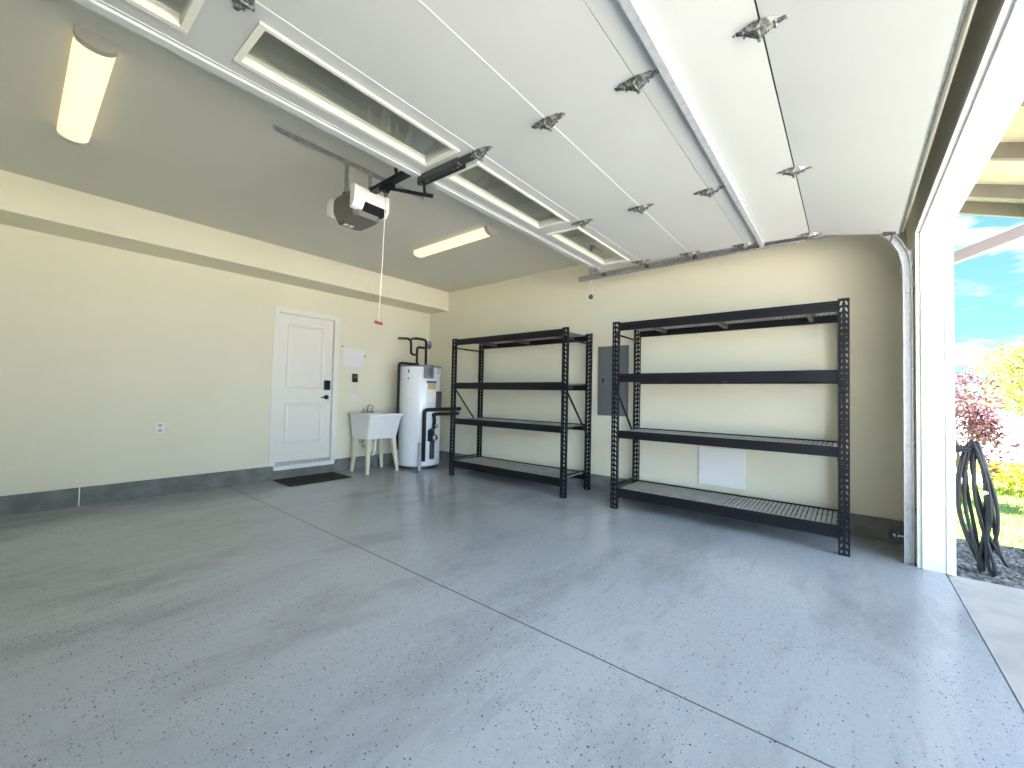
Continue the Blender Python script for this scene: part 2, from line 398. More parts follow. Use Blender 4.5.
# ------------------------------------------------------------------ entry door
dr = MB()
def panel_door(b, x0, x1, z0, z1, y):
    """slab with two recessed moulded panels, face towards -y at y"""
    w_ = x1-x0; st = .115*w_/.76
    px0, px1 = x0+st, x1-st
    lo = (z0+.235, z0+.80); up = (z0+1.0, z1-.115)
    b.box(x0, px0, y, y+.035, z0, z1); b.box(px1, x1, y, y+.035, z0, z1)
    b.box(px0, px1, y, y+.035, z0, lo[0]); b.box(px0, px1, y, y+.035, lo[1], up[0]); b.box(px0, px1, y, y+.035, up[1], z1)
    for za, zb in (lo, up):
        f = .022; g_ = .05
        q = [(px0, za), (px1, za), (px1, zb), (px0, zb)]
        i1 = [(px0+f, za+f), (px1-f, za+f), (px1-f, zb-f), (px0+f, zb-f)]
        i2 = [(px0+g_, za+g_), (px1-g_, za+g_), (px1-g_, zb-g_), (px0+g_, zb-g_)]
        for A, ya, B_, yb in ((q, y, i1, y+.014), (i1, y+.014, i2, y+.004)):
            for k in range(4):
                a0, a1 = A[k], A[(k+1) % 4]; b0, b1 = B_[k], B_[(k+1) % 4]
                b.face([(a0[0], ya, a0[1]), (a1[0], ya, a1[1]), (b1[0], yb, b1[1]), (b0[0], yb, b0[1])])
        b.face([(p, y+.004, z) for p, z in i2])
        b.box(px0, px1, y+.02, y+.035, za, zb)
door = bpy.data.objects.new('door_1', None); COL.objects.link(door); door['kind'] = 'structure'
door['label'] = 'white two-panel entry door with black lock in the back wall'; door['category'] = 'door'
panel_door(dr, DX0+.004, DX1-.004, DZ0+.008, DZ1-.004, .035); dr.build('door_leaf', 'doorwhite', door)
b = MB(); cw = .075
b.box(DX0-cw, DX0-.001, -.016, 0, DZ0-.08, DZ1+cw, .004); b.box(DX1+.001, DX1+cw, -.016, 0, DZ0-.08, DZ1+cw, .004); b.box(DX0-.001, DX1+.001, -.016, 0, DZ1, DZ1+cw, .004)
b.box(DX0-.019, DX0, 0, .149, DZ0-.08, DZ1+.019); b.box(DX1, DX1+.019, 0, .149, DZ0-.08, DZ1+.019); b.box(DX0, DX1, 0, .149, DZ1, DZ1+.019)
b.box(DX0, DX0+.012, .071, .09, DZ0, DZ1); b.box(DX1-.012, DX1, .071, .09, DZ0, DZ1)
b.build('door_frame', 'doorwhite', door)
MB().box(DX0-.02, DX1+.02, -.045, .03, DZ0-.088, DZ0-.035, .004).build('threshold_board', 'trim', door)
MB().box(DX0, DX1, -.006, .149, DZ0-.035, DZ0+.006, .003).build('threshold', 'galv', door)
b = MB(); b.box(DX1-.118, DX1-.030, .008, .035, 1.205, 1.345, .006); lock = b.build('keypad_lock', 'black', door)
b = MB(); b.lathe([(.004, .008), (.032, .012), (.032, .035)], (DX1-.08, 0, 1.10), 20, 'y'); b.tube([(DX1-.08, .01, 1.10), (DX1-.08, -.035, 1.10), (DX1-.10, -.045, 1.10), (DX1-.185, -.045, 1.095)], [.011, .011, .011, .008], 10)
b.build('door_handle', 'black', door)
b = MB()
for z in (.45, 1.2, 2.0): b.box(DX0-.004, DX0+.012, .018, .034, z-.045, z+.045)
b.build('hinge', 'galv', door)
b = MB(); b.box(-2.60, -1.78, -.60, -.08, 0.0, .010, .003); b.slot = 0
for i in range(19): b.box(-2.58, -1.80, -.585+i*.027, -.575+i*.027, .0101, .013)
b.build('door_mat', 'mat', label='black ribbed mat on the floor in front of the entry door', category='mat')

# ------------------------------------------------------------------ small wall items
def plate(name, label, cat, c, w_, h_, m, axis='y', d=.006, extra=None, mx_='darklab'):
    t = thing(name, label, cat, c)
    b = MB()
    if axis == 'y': b.box(-w_/2, w_/2, -d, 0, -h_/2, h_/2, min(.0025, d*.4))
    else: b.box(-d, 0, -w_/2, w_/2, -h_/2, h_/2, min(.0025, d*.4))
    b.build('cover', m, t)
    return t
t = plate('wall_outlet', 'white double power socket low on the back wall left of the door', 'power outlet', (-3.749, 0, .74), .075, .12, 'white_plastic')
for dz in (-.028, .028):
    b = MB(); b.box(-.017, .017, -.008, -.006, dz-.016, dz+.016, .001); b.build('socket', mat('outlet face', (.45, .45, .43), .4), t)
t = plate('access_panel', 'white square cover high on the back wall between the door and the heater', 'panel', (-1.475, 0, 1.70), .345, .30, 'white_plastic', d=.014)
for s_ in ((-.19, .17), (.19, .05)):
    b = MB(); b.tube([(s_[0], 0, s_[1]), (s_[0], -.02, s_[1])], .010, 8); b.build('screw', 'dkmetal', t)
t = plate('wall_control', 'small black door opener control below the white wall cover', 'wall control', (-1.445, 0, 1.40), .085, .13, 'black', d=.022)
b = MB(); b.box(-.028, .028, -.027, -.022, -.01, .045, .002); b.build('button', 'dkmetal', t)
t = plate('light_switch', 'pale switch plate on the back wall above the utility sink', 'light switch', (-1.44, 0, 1.09), .075, .12, 'white_plastic')
b = MB(); b.box(-.012, .012, -.011, -.006, -.03, .03, .001); b.build('rocker', 'white_plastic', t)
t = thing('breaker_panel', 'grey electrical panel on the side wall between the two racks', 'electrical panel', (0, -3.62, 1.39))
b = MB(); b.box(-.018, 0, -.205, .205, -.44, .44, .003); b.build('cover', 'elec', t)
b = MB(); b.box(-.026, -.018, -.165, .165, -.36, .38, .002); d_ = b.build('panel_door', 'elec', t)
b = MB(); b.box(-.032, -.026, .12, .14, -.02, .03, .001); b.build('latch', 'black', d_)
t = plate('wall_patch_cover', 'large white square cover low on the wall behind the front rack', 'panel', (0, -4.87, .463), .45, .40, 'paper', axis='x', d=.012)

# ------------------------------------------------------------------ ceiling lights
def ceiling_light(x, label):
    t = thing('ceiling_light', label, 'ceiling light', (x, -2.34, H), 0, 'wraparound ceiling lights')
    b = MB(); b.box(-.070, .070, -.62, .62, -.025, 0, .003); b.build('housing', 'white_plastic', t)
    prof = [(-.078, -.012)]+[(.078*math.cos(a), -.025-.045*math.sin(a)) for a in [PI-PI*i/12 for i in range(0, 13)]]+[(.078, -.012)]
    b = MB(); b.prism(prof, -.60, .60, 'y'); o = b.build('diffuser', 'lamp', t)
    p2 = [(u*1.04, min(0, v*1.05)) for u, v in prof]; p2[0] = (-.081, 0); p2[-1] = (.081, 0)
    for s_ in (-1, 1):
        b = MB(); b.prism(p2, s_*.60, s_*.645, 'y')
        b.build('end_cap', 'lamp_end', t)
    return t
ceiling_light(-4.60, 'lit ceiling light at the upper left, left of the door opener')
ceiling_light(-1.62, 'lit ceiling light above the racks, right of the door opener')

# ------------------------------------------------------------------ garage door (open, sections horizontal, last one tipping down)
GX0, GX1 = -5.60, -.70
YS = [-3.70, -4.262, -4.747, -5.211, -5.675, -6.205]
ZS = [2.610, 2.592, 2.576, 2.561, 2.545, 2.430]
gd = thing('garage_door', 'white sectional garage door rolled up overhead with a row of windows', 'garage door', (0, 0, 0))
WIN = [(-5.455, -4.42), (-4.262, -3.217), (-3.075, -2.02), (-1.88, -.83)]
TH = .034
def secm(i):
    a = Vector((0, YS[i], ZS[i])); c = Vector((0, YS[i+1], ZS[i+1])); v = (c-a); ln = v.length; v.normalize()
    n = Vector((0, v.z, -v.y)).normalized()     # up-ish
    if n.z < 0: n = -n
    # local: x along world x, y along section (0..ln), z up
    return Matrix(((1, 0, 0, 0), (0, v.y, n.y, a.y), (0, v.z, n.z, a.z), (0, 0, 0, 1))), ln
secs = []
for i in range(5):
    mt, ln = secm(i); b = MB(); g0, g1 = .0015, ln-.0015
    if i == 4: g0 = .005
    if i == 3: g1 = ln-.002
    if i == 0:
        wy0, wy1 = .185, .475
        b.box(GX0, GX1, g0, wy0, 0, TH, mtx=mt); b.box(GX0, GX1, wy1, g1, 0, TH, mtx=mt)
        xs = [GX0]+[v for w_ in WIN for v in w_]+[GX1]
        for k in range(0, len(xs), 2):
            if k < len(xs)-1: b.box(xs[k]-(.03 if k else 0), xs[k+1]+(.03 if k+1 < len(xs)-1 else 0), wy0, wy1, 0, TH, mtx=mt)
    else: b.box(GX0, GX1, g0, g1, 0, TH, mtx=mt)
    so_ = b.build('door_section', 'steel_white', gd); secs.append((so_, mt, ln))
    if i < 2:
        b = MB(); b.box(GX0, GX1, ln-.004, ln+.001, -.0018, 0, mtx=mt); b.build('section_lip', 'seam', so_)
so_, mt, ln = secs[0]
for (xa, xb) in WIN:
    b = MB(); f = .027
    ya, yb = .178, .484
    for (p0, p1, q0, q1) in ((xa, xb, ya, ya+f), (xa, xb, yb-f*.8, yb), (xa, xa+f, ya+f, yb-f*.8), (xb-f, xb, ya+f, yb-f*.8)):
        b.box(p0, p1, q0, q1, -.010, .0, .002, mtx=mt)
    # slanted inner lips
    for (p0, p1, q0, q1) in ((xa+f-.01, xb-f+.01, ya+f-.012, ya+f), (xa+f-.01, xb-f+.01, yb-f*.8, yb-f*.8+.01), (xa+f-.01, xa+f, ya+f, yb-f*.8), (xb-f, xb-f+.01, ya+f, yb-f*.8)):
        b.box(p0, p1, q0, q1, -.001, TH+.006, mtx=mt)
    wf = b.build('window_frame', 'frame_cream', so_)
    MB().box(xa+f-.008, xb-f+.008, ya+f-.01, yb-f*.8+.008, .018, .022, mtx=mt).build('window_pane', 'glass', wf)
b = MB(); b.box(GX0, GX1, ln-.010 if False else secs[3][2]-.012, secs[3][2]+.012, .010, .014, mtx=secs[3][1]); b.build('joint_gasket', 'blackrub', secs[3][0])
so_, mt, ln = secs[0]
# stiffening struts
def strut(i, y_at, wd, ht, name_m):
    so_, mt, ln = secs[i]; b = MB()
    pr = [(-wd/2, 0), (-wd/2+.012, 0), (-wd*.22, -ht), (wd*.22, -ht), (wd/2-.012, 0), (wd/2, 0), (wd/2, -.003), (wd/2-.014, -.003), (wd*.22+.003, -ht-.003), (-wd*.22-.003, -ht-.003), (-wd/2+.014, -.003), (-wd/2, -.003)]
    x0, x1 = GX0+.01, GX1-.01
    pts = [(y_at+u, v) for u, v in pr]
    A = [b.bm.verts.new(mt @ Vector((x0, u, v))) for u, v in pts]; B_ = [b.bm.verts.new(mt @ Vector((x1, u, v))) for u, v in pts]
    n = len(pts)
    for k in range(n): b.bm.faces.new((A[k], B_[k], B_[(k+1) % n], A[(k+1) % n]))
    b.bm.faces.new(A); b.bm.faces.new(B_[::-1])
    return b.build('strut', name_m, so_)
strut(3, .128, .060, .030, 'galv_light')
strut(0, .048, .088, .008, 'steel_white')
# flat reinforcing strip beside the top strut
# bottom seal
so_, mt, ln = secs[4]
b = MB(); b.box(GX0, GX1, ln-.002, ln+.006, -.001, TH, mtx=mt); b.build('bottom_retainer', 'galv', so_)
b = MB(); b.tube([mt @ Vector((GX0, ln+.016, TH/2+.004)), mt @ Vector((GX1, ln+.016, TH/2+.004))], .011, 10); b.build('bottom_seal', 'grey_plastic', so_)
# end stiles
# hinges
def hinge_mesh():
    b = MB()
    for s_ in (-1, 1):
        P = [(0.031, .004, -.033), (.027, .022, -.027), (.017, .055, -.011), (.010, .098, -.003)]
        for side in (-1, 1):
            for k in range(3):
                x0, y0, z0 = P[k]; x1, y1, z1 = P[k+1]
                b.face([(side*x0, s_*y0, 0), (side*x0*.75, s_*y0, z0), (side*x1*.75, s_*y1, z1), (side*x1, s_*y1, 0)])
        for k in range(3):
            x0, y0, z0 = P[k]; x1, y1, z1 = P[k+1]
            b.face([(-x0*.75, s_*y0, z0), (x0*.75, s_*y0, z0), (x1*.75, s_*y1, z1), (-x1*.75, s_*y1, z1)])
        x0, y0, z0 = P[-1]; b.face([(-x0, s_*y0, 0), (x0, s_*y0, 0), (x0*.75, s_*y0, z0), (-x0*.75, s_*y0, z0)])
        b.box(-.022, .022, min(s_*.012, s_*.07), max(s_*.012, s_*.07), -.003, 0)
    b.tube([(-.030, 0, -.034), (.030, 0, -.034)], .008, 10)
    b.tube([(-.027, 0, -.004), (-.027, 0, -.034)], .004, 6); b.tube([(.027, 0, -.004), (.027, 0, -.034)], .004, 6)
    for yy in (-.085, -.05, .05, .085):
        for xx in ((-.012, .012) if abs(yy) < .06 else (0,)): b.tube([(xx, yy, 0), (xx, yy, -.022 if abs(yy) < .06 else -.010)], .0045, 6)
    return b
h0 = hinge_mesh().build('hinge', 'hinge_steel', gd)
first = True
def place_hinge(x, i):
    global first
    o = h0 if first else h0.copy()
    if not first: COL.objects.link(o)
    first = False
    o.location = (x, YS[i], ZS[i]-.001)
    a = math.atan2(ZS[i-1]-ZS[i+1], YS[i-1]-YS[i+1]) if i < 5 else 0
    o.rotation_euler = (a, 0, 0)
    return o
for i in (1, 2, 3, 4):
    for x in (-5.53, -4.335, -3.14, -1.945): place_hinge(x, i)
# end hinges with rollers
for i in (1, 2, 3, 4):
    place_hinge(-.745, i)
    b = MB(); b.tube([(-.74, YS[i], 2.580), (-.585, YS[i], 2.580)], .0055, 8)
    b.lathe([(.006, -.010), (.022, -.009), (.022, .009), (.006, .010)], (-.578, YS[i], 2.580), 16, 'x'); b.build('roller', 'dkmetal', gd)
b = MB(); b.box(-.82, -.71, -3.80, -3.72, 2.570, 2.604, .003); b.box(-.78, -.74, -3.79, -3.73, 2.562, 2.570, .002); b.tube([(-.76, -3.76, 2.574), (-.585, -3.76, 2.574)], .0055, 8)
b.build('top_roller_bracket', 'galv', gd)
b = MB(); b.lathe([(.006, -.010), (.022, -.009), (.022, .009), (.006, .010)], (-.578, -3.76, 2.574), 16, 'x'); b.build('roller', 'dkmetal', gd)
b = MB(); b.box(-.76, -.71, -6.19, -6.12, 2.428, 2.452, .003); b.tube([(-.74, -6.17, 2.42), (-.60, -6.17, 2.42)], .0055, 8)
b.build('bottom_bracket', 'dkmetal', gd)
# opener bracket on the top section
mt = secs[0][1]
b = MB(); b.box(-3.172, -3.108, .05, .40, -.022, -.002, .003, mtx=mt); b.box(-3.176, -3.170, .04, .42, -.036, -.002, mtx=mt); b.box(-3.110, -3.104, .04, .42, -.036, -.002, mtx=mt)
for yy in (.05, .10, .34, .38): b.tube([mt @ Vector((-3.14, yy, -.030)), mt @ Vector((-3.14, yy, -.043))], .008, 6)
b.box(-3.165, -3.115, .40, .52, -.018, -.001, .002, mtx=mt); b.box(-3.155, -3.125, .01, .05, -.045, -.01, .003, mtx=mt)
b.build('opener_bracket', 'dkmetal', gd)

# ------------------------------------------------------------------ track (right)
tk = thing('door_track', 'galvanised garage door track up the side of the opening and along the right', 'door track', (0, 0, 0))
path = [(-6.262, 0.0), (-6.262, 2.13), (-6.257, 2.23), (-6.238, 2.33), (-6.19, 2.43), (-6.12, 2.515), (-6.02, 2.575), (-5.88, 2.60), (-5.70, 2.585), (-3.43, 2.575)]
def track(b, pts, x0):
    # C profile: web at +x, lips towards the door
    n = len(pts); prof = [(-.014, -.026), (.014, -.026), (.014, .026), (-.014, .026), (-.014, .020), (.011, .020), (.011, -.020), (-.014, -.020)]
    rings = []
    for i, (y, z) in enumerate(pts):
        p = Vector((0, y, z)); a = Vector((0, *pts[max(0, i-1)])); c = Vector((0, *pts[min(n-1, i+1)]))
        t_ = (c-a).normalized(); nn = Vector((0, t_.z, -t_.y))
        rings.append([b.bm.verts.new((x0+u, p.y+nn.y*v, p.z+nn.z*v)) for u, v in prof])
    for i in range(n-1):
        for k in range(8): b.bm.faces.new((rings[i][k], rings[i][(k+1) % 8], rings[i+1][(k+1) % 8], rings[i+1][k]))
    b.bm.faces.new(rings[0]); b.bm.faces.new(rings[-1][::-1])
b = MB(); track(b, path[:3], -.575); v_ = b.build('vertical_track', 'galv_light', tk)
b = MB(); track(b, path[2:9], -.575); b.build('curved_track', 'galv_light', tk)
b = MB(); track(b, path[8:], -.575); b.box(-.560, -.557, -6.0, -3.43, 2.545, 2.600); b.box(-.557, -.53, -6.0, -3.43, 2.597, 2.600); b.build('horizontal_track', 'galv', tk)
for z in (.40, .86, 1.42, 2.02):
    b = MB(); b.box(-.560, -.555, YF, -6.235, z-.03, z+.03); b.box(-.560, -.50, YF, YF+.005, z-.03, z+.03)
    b.tube([(-.592, -6.262, z), (-.54, -6.262, z)], .009, 8); b.build('jamb_bracket', 'galv', tk)
b = MB(); b.box(-.556, -.54, -6.30, -6.225, 2.16, 2.34, .002); b.build('flag_bracket', 'galv', tk)
# rear hanger, straps up to the ceiling
b = MB(); b.box(-.556, -.552, -3.60, -3.56, 2.55, H); b.box(-.556, -.30, -3.60, -3.596, 2.93, H); b.build('track_hanger', 'galv', tk)
# vertical weather angle beside the track
b = MB(); b.box(-.50, -.47, YF, YF+.045, 2.20, 2.29, .004); b.build('cable_drum_guard', 'white_plastic', tk)
t = thing('safety_sensor', 'small black photo sensor on the track near the floor', 'sensor', (-.60, -6.20, .20))
b = MB(); b.box(-.03, .025, 0, .05, -.02, .03, .004); b.build('housing', 'black', t)
b = MB(); b.lathe([(.002, -.006), (.012, -.005), (.012, .004)], (-.032, .025, .005), 12, 'x'); b.build('lens', 'darklab', t)
b = MB(); b.box(.0, .02, -.06, .0, -.004, .0); b.build('bracket', 'galv', t)
t = thing('hanging_ball', 'small dark ball hanging on white loops under the rear track end', 'hanging ball', (-.575, -3.60, 2.545))
b = MB(); b.lathe([(.002, -.030), (.018, -.024), (.026, -.008), (.028, 0), (.026, .010), (.016, .024), (.002, .030)], (0, 0, -.20), 16); b.build('ball', 'dkmetal', t)
b = MB(); b.tube([(0, 0, .0), (-.012, .012, -.08), (-.018, .018, -.15), (0, 0, -.175), (.018, -.018, -.15), (.012, -.012, -.08), (0, 0, .0)], .0025, 6, cap=False); b.build('cord', 'cord', t)

# ------------------------------------------------------------------ opener
op = thing('garage_door_opener', 'grey and white garage door opener hanging below the ceiling in the centre', 'garage door opener', (0, 0, 0))
XO = -3.14
def ring(z, x0, x1, y0, y1, c): return [(x0+c, y0, z), (x1-c, y0, z), (x1, y0+c, z), (x1, y1-c, z), (x1-c, y1, z), (x0+c, y1, z), (x0, y1-c, z), (x0, y0+c, z)]
b = MB()   # housing body, narrowing underneath
rg = [ring(2.695, XO-.115, XO+.115, -3.10, -2.80, .03), ring(2.665, XO-.13, XO+.13, -3.115, -2.78, .04), ring(2.575, XO-.13, XO+.13, -3.12, -2.78, .04), ring(2.505, XO-.10, XO+.105, -3.09, -2.80, .03)]
vs = [[b.bm.verts.new(p) for p in r] for r in rg]
for i in range(3):
    for k in range(8): b.bm.faces.new((vs[i][k], vs[i][(k+1) % 8], vs[i+1][(k+1) % 8], vs[i+1][k]))
b.bm.faces.new(vs[0]); b.bm.faces.new(vs[-1][::-1])
b.build('motor_housing', 'grey_plastic', op)
b = MB()   # white light cover on the door side
pf = [(2.705, -3.09), (2.705, -3.135), (2.69, -3.155), (2.585, -3.150), (2.545, -3.12), (2.54, -3.09)]
b.prism([(y, z) for z, y in pf], XO-.145, XO+.145, 'x'); lc = b.build('light_cover', 'white_plastic', op)
b = MB(); b.prism([(-3.09, 2.538), (-3.122, 2.543), (-3.1515, 2.58), (-3.1525, 2.595), (-3.115, 2.55), (-3.09, 2.545)], XO-.06, XO+.12, 'x'); b.build('vent_grille', 'black', lc)
b = MB(); pf = [(2.69, -2.80), (2.69, -2.745), (2.66, -2.72), (2.58, -2.725), (2.54, -2.80)]
b.prism([(y, z) for z, y in pf], XO-.135, XO+.135, 'x'); b.build('rear_light_cover', 'frost', op)
b = MB(); b.box(XO-.085, XO+.02, -2.90, -2.82, 2.497, 2.506, .002); bpn = b.build('button_panel', 'darklab', op)
b = MB(); b.box(XO-.065, XO-.035, -2.885, -2.84, 2.494, 2.498); b.build('button', 'paper', bpn)
b = MB(); b.box(XO-.02, XO+.01, -2.885, -2.84, 2.494, 2.498); b.build('button', 'paper', bpn)
b = MB(); b.box(XO-.018, XO+.018, -6.28, -3.0, 2.682, 2.720, .003); b.box(XO-.028, XO+.028, -6.28, -3.10, 2.680, 2.684); b.build('rail', 'black', op)
b = MB(); b.box(XO-.035, XO+.035, -6.299, -6.27, 2.66, 2.80, .003); b.build('header_bracket', 'galv', op)
b = MB(); b.box(XO-.03, XO+.03, -3.40, -3.28, 2.650, 2.680, .004); b.box(XO-.012, XO+.012, -3.36, -3.31, 2.625, 2.65, .003); tr = b.build('trolley', 'black', op)
b = MB(); b.box(XO-.010, XO+.010, -3.335, -3.318, 2.600, 2.628); b.build('release_lever', 'darklab', tr)
def bar(b, p, q, w_, t_):
    p = Vector(p); q = Vector(q); d = (q-p); ln = d.length; d.normalize(); s_ = Vector((1, 0, 0)); u = d.cross(s_).normalized()
    m = Matrix(((d.x, s_.x, u.x, (p.x+q.x)/2), (d.y, s_.y, u.y, (p.y+q.y)/2), (d.z, s_.z, u.z, (p.z+q.z)/2), (0, 0, 0, 1)))
    b.box(-ln/2, ln/2, -t_/2, t_/2, -w_/2, w_/2, .001, mtx=m)
b = MB(); bar(b, (XO, -3.35, 2.655), (XO, -3.62, 2.55), .022, .006)
bar(b, (XO+.008, -3.50, 2.597), (XO+.008, -3.85, 2.455), .024, .006)
bar(b, (XO-.004, -3.78, 2.478), (XO-.004, -3.765, 2.570), .022, .006)
b.tube([(XO-.02, -3.765, 2.565), (XO+.02, -3.765, 2.565)], .008, 8)
for p_ in ((-3.52, 2.588), (-3.60, 2.556), (-3.80, 2.474)): b.tube([(XO-.012, *p_), (XO+.018, *p_)], .007, 6)
b.build('door_arm', 'black', op)
b = MB(); b.box(-3.76, -2.50, -2.945, -2.940, H-.036, H-.001); b.box(-3.76, -2.50, -2.945, -2.905, H-.004, H-.001)
b.build('ceiling_angle', 'galv', op)
for x in (XO-.10, XO+.10):
    b = MB(); b.box(x-.016, x+.016, -2.950, -2.946, 2.66, H-.003); b.build('hanger_strap', 'galv', op)
b = MB(); b.box(XO-.12, XO+.12, -2.96, -2.93, 2.692, 2.705); b.build('mount_bracket', 'dkmetal', op)
b = MB(); b.tube([(XO, -3.326, 2.603), (XO-.010, -3.322, 2.1), (XO-.022, -3.315, 1.69)], .0032, 6); cd = b.build('release_cord', 'cord', op)
xh = XO-.022
b = MB(); b.tube([(xh-.030, -3.315, 1.69), (xh-.022, -3.315, 1.683), (xh+.022, -3.315, 1.68), (xh+.030, -3.315, 1.672)], [.006, .011, .011, .006], 8); b.build('release_handle', 'red', cd)
t = thing('ceiling_hook', 'small dark hook in the ceiling beside the door opener', 'hook', (XO+.20, -3.15, H))
b = MB(); b.lathe([(.018, 0), (.014, -.02), (.006, -.06), (.003, -.08)], (0, 0, 0), 10); b.build('hook_cone', 'black', t)
t.name = 'ceiling_hook'

# ------------------------------------------------------------------ storage racks
RL, RD, RH, PW = 1.98, .61, 1.995, .07
PITCH = .0508
def post_part():
    b = MB(); n = int(RH/PITCH); z = 0; hw = PW/2
    def q(a, c, d_, e_): b.face([(a[0], 0, a[1]), (c[0], 0, c[1]), (d_[0], 0, d_[1]), (e_[0], 0, e_[1])])
    cx_, hw_h, sl, hh = .0165, .0068, .004, .030
    for k in range(n):
        z0 = k*PITCH; z1 = z0+PITCH; za = z0+(PITCH-hh)/2; zb = za+hh
        if k == n-1: z1 = RH
        lb = (-cx_-hw_h-sl, -cx_+hw_h-sl); lt = (-cx_-hw_h+sl, -cx_+hw_h+sl)
        rb = (cx_-hw_h+sl, cx_+hw_h+sl); rt_ = (cx_-hw_h-sl, cx_+hw_h-sl)
        q((-hw, z0), (hw, z0), (hw, za), (-hw, za))
        q((-hw, zb), (hw, zb), (hw, z1), (-hw, z1))
        q((-hw, za), (lb[0], za), (lt[0], zb), (-hw, zb))
        q((lb[1], za), (rb[0], za), (rt_[0], zb), (lt[1], zb))
        q((rb[1], za), (hw, za), (hw, zb), (rt_[1], zb))
    for sx in (-1, 1):
        b.face([(sx*hw, 0, 0), (sx*hw, .04, 0), (sx*hw, .04, RH), (sx*hw, 0, RH)])
    bmesh.ops.remove_doubles(b.bm, verts=b.bm.verts, dist=.0005)
    return b
LV = [(1.898, 1.982), (1.345, 1.435), (.750, .832), (.125, .222)]
def make_rack(label, LV=LV):
    t = thing('storage_rack', label, 'storage rack', (0, 0, 0), 0, 'black storage racks along the side wall')
    p0 = post_part().build('post', 'black', t)
    md = p0.modifiers.new('thick', 'SOLIDIFY'); md.thickness = .0025; md.offset = 0
    xs = RL/2-PW/2
    p0.location = (-xs, -RD/2, 0)
    p = p0.copy(); COL.objects.link(p); p.location = (xs, -RD/2, 0)
    for sx in (-1, 1):
        p = p0.copy(); COL.objects.link(p); p.location = (sx*xs, RD/2, 0); p.rotation_euler = (0, 0, PI)
    for sx in (-1, 1):
        b = MB(); b.box(sx*xs-.036, sx*xs+.036, -RD/2-.003, -RD/2+.045, 0, .006, .001); b.build('foot_plate', 'black', t)
        b = MB(); b.box(sx*xs-.036, sx*xs+.036, RD/2-.045, RD/2+.003, 0, .006, .001); b.build('foot_plate', 'black', t)
        yi = RD/2-.012
        for z in (1.86, .25): 
            b = MB(); b.tube([(sx*xs, -yi, z), (sx*xs, yi, z)], .011, 8); b.build('side_rail', 'black', t)
        b = MB(); b.tube([(sx*xs, -yi, 1.30), (sx*xs, yi, .66)], .012, 8); b.build('diagonal_brace', 'black', t)
    for (za, zb) in LV:
        for sy in (-1, 1):
            b = MB(); yo = sy*(RD/2-.004); yi = sy*(RD/2-.038)
            y0, y1 = min(yo, yi), max(yo, yi)
            b.box(-xs+PW/2+.001, xs-PW/2-.001, y0, y1, za, zb-.018, .003)
            if sy < 0: b.box(-xs+PW/2+.001, xs-PW/2-.001, y0, y0+.018, zb-.018, zb, .002)
            else: b.box(-xs+PW/2+.001, xs-PW/2-.001, y1-.018, y1, zb-.018, zb, .002)
            for sx in (-1, 1):   # end connector plate
                b.box(min(sx*(xs-PW/2-.004), sx*(xs-PW/2)), max(sx*(xs-PW/2-.004), sx*(xs-PW/2)), y0, y1, za-.03, zb)
            b.build('beam', 'black', t)
        zt = zb-.018
        for xx in (-.62, 0, .72):
            b = MB(); b.box(xx-.018, xx+.018, -RD/2+.038, RD/2-.038, za+.018, zt-.006, .002); b.build('tie_bar', 'dkmetal', t)
        b = MB(); x = -xs+PW/2+.004
        while x < xs-PW/2-.02:
            b.box(x, x+.0255, -RD/2+.022, RD/2-.022, zt, zt+.006); x += .0345
        for yy in (-.2, 0, .2): b.box(-xs+PW/2+.003, xs-PW/2-.003, yy-.004, yy+.004, zt-.005, zt)
        b.build('deck', 'slat', t)
    return t
r1 = make_rack('black steel four-shelf rack on the left, nearest the water heater', [LV[0], (1.262, 1.350), LV[2], LV[3]])
r1.location = (-.405, -2.385, 0); r1.rotation_euler = (0, 0, -PI/2)
r2 = make_rack('black steel four-shelf rack on the right, nearest the garage opening')
r2.location = (-.405, -4.935, 0); r2.rotation_euler = (0, 0, -PI/2)

# ------------------------------------------------------------------ water heater
HX, HY = -.58, -.50
wh = thing('water_heater', 'tall white electric water heater in the back corner beside the sink', 'water heater', (HX, HY, 0))
R_ = .34
b = MB(); b.lathe([(.28, .045), (R_-.008, .05), (R_, .062), (R_, 1.60), (R_-.006, 1.615), (.01, 1.625)], (0, 0, 0), 56); b.build('tank', 'tank', wh)
b = MB(); b.lathe([(R_-.03, 0), (R_-.03, .05), (.1, .05)], (0, 0, 0), 40); b.build('base_ring', 'dkmetal', wh)
b = MB(); b.lathe([(R_+.002, 1.600), (R_+.002, 1.622), (.02, 1.634)], (0, 0, 0), 56); b.build('top_cap', 'grey_plastic', wh)
VA = -.664   # bearing of the front of the tank
def shell(a0, a1, z0, z1, d, name, m, parent=None):
    """curved plate that follows the tank, standing d proud of it; bearings relative to VA"""
    b = MB(); n = max(2, int(abs(a1-a0)/.12)+1); ro, ri = R_+d, R_-.01
    P = lambda a, r, z: (r*math.sin(VA+a), -r*math.cos(VA+a), z)
    G = [[b.bm.verts.new(P(a0+(a1-a0)*k/n, r, z)) for (r, z) in ((ri, z0), (ro, z0), (ro, z1), (ri, z1))] for k in range(n+1)]
    for k in range(n):
        for q in range(4): b.bm.faces.new((G[k][q], G[k][(q+1) % 4], G[k+1][(q+1) % 4], G[k+1][q]))
    b.bm.faces.new(G[0]); b.bm.faces.new(G[-1][::-1])
    return b.build(name, m, parent or wh)
cb = shell(.16, .56, 1.42, 1.63, .055, 'control_box', 'elec')
shell(.26, .46, 1.47, 1.58, .065, 'control_dial', 'dkmetal', cb)
shell(.80, 1.25, 1.48, 1.60, .003, 'rating_label', 'paper')
for z in (1.50, 1.53, 1.56, 1.585): shell(.86, 1.15, z, z+.010, .004, 'label_line', 'darklab')
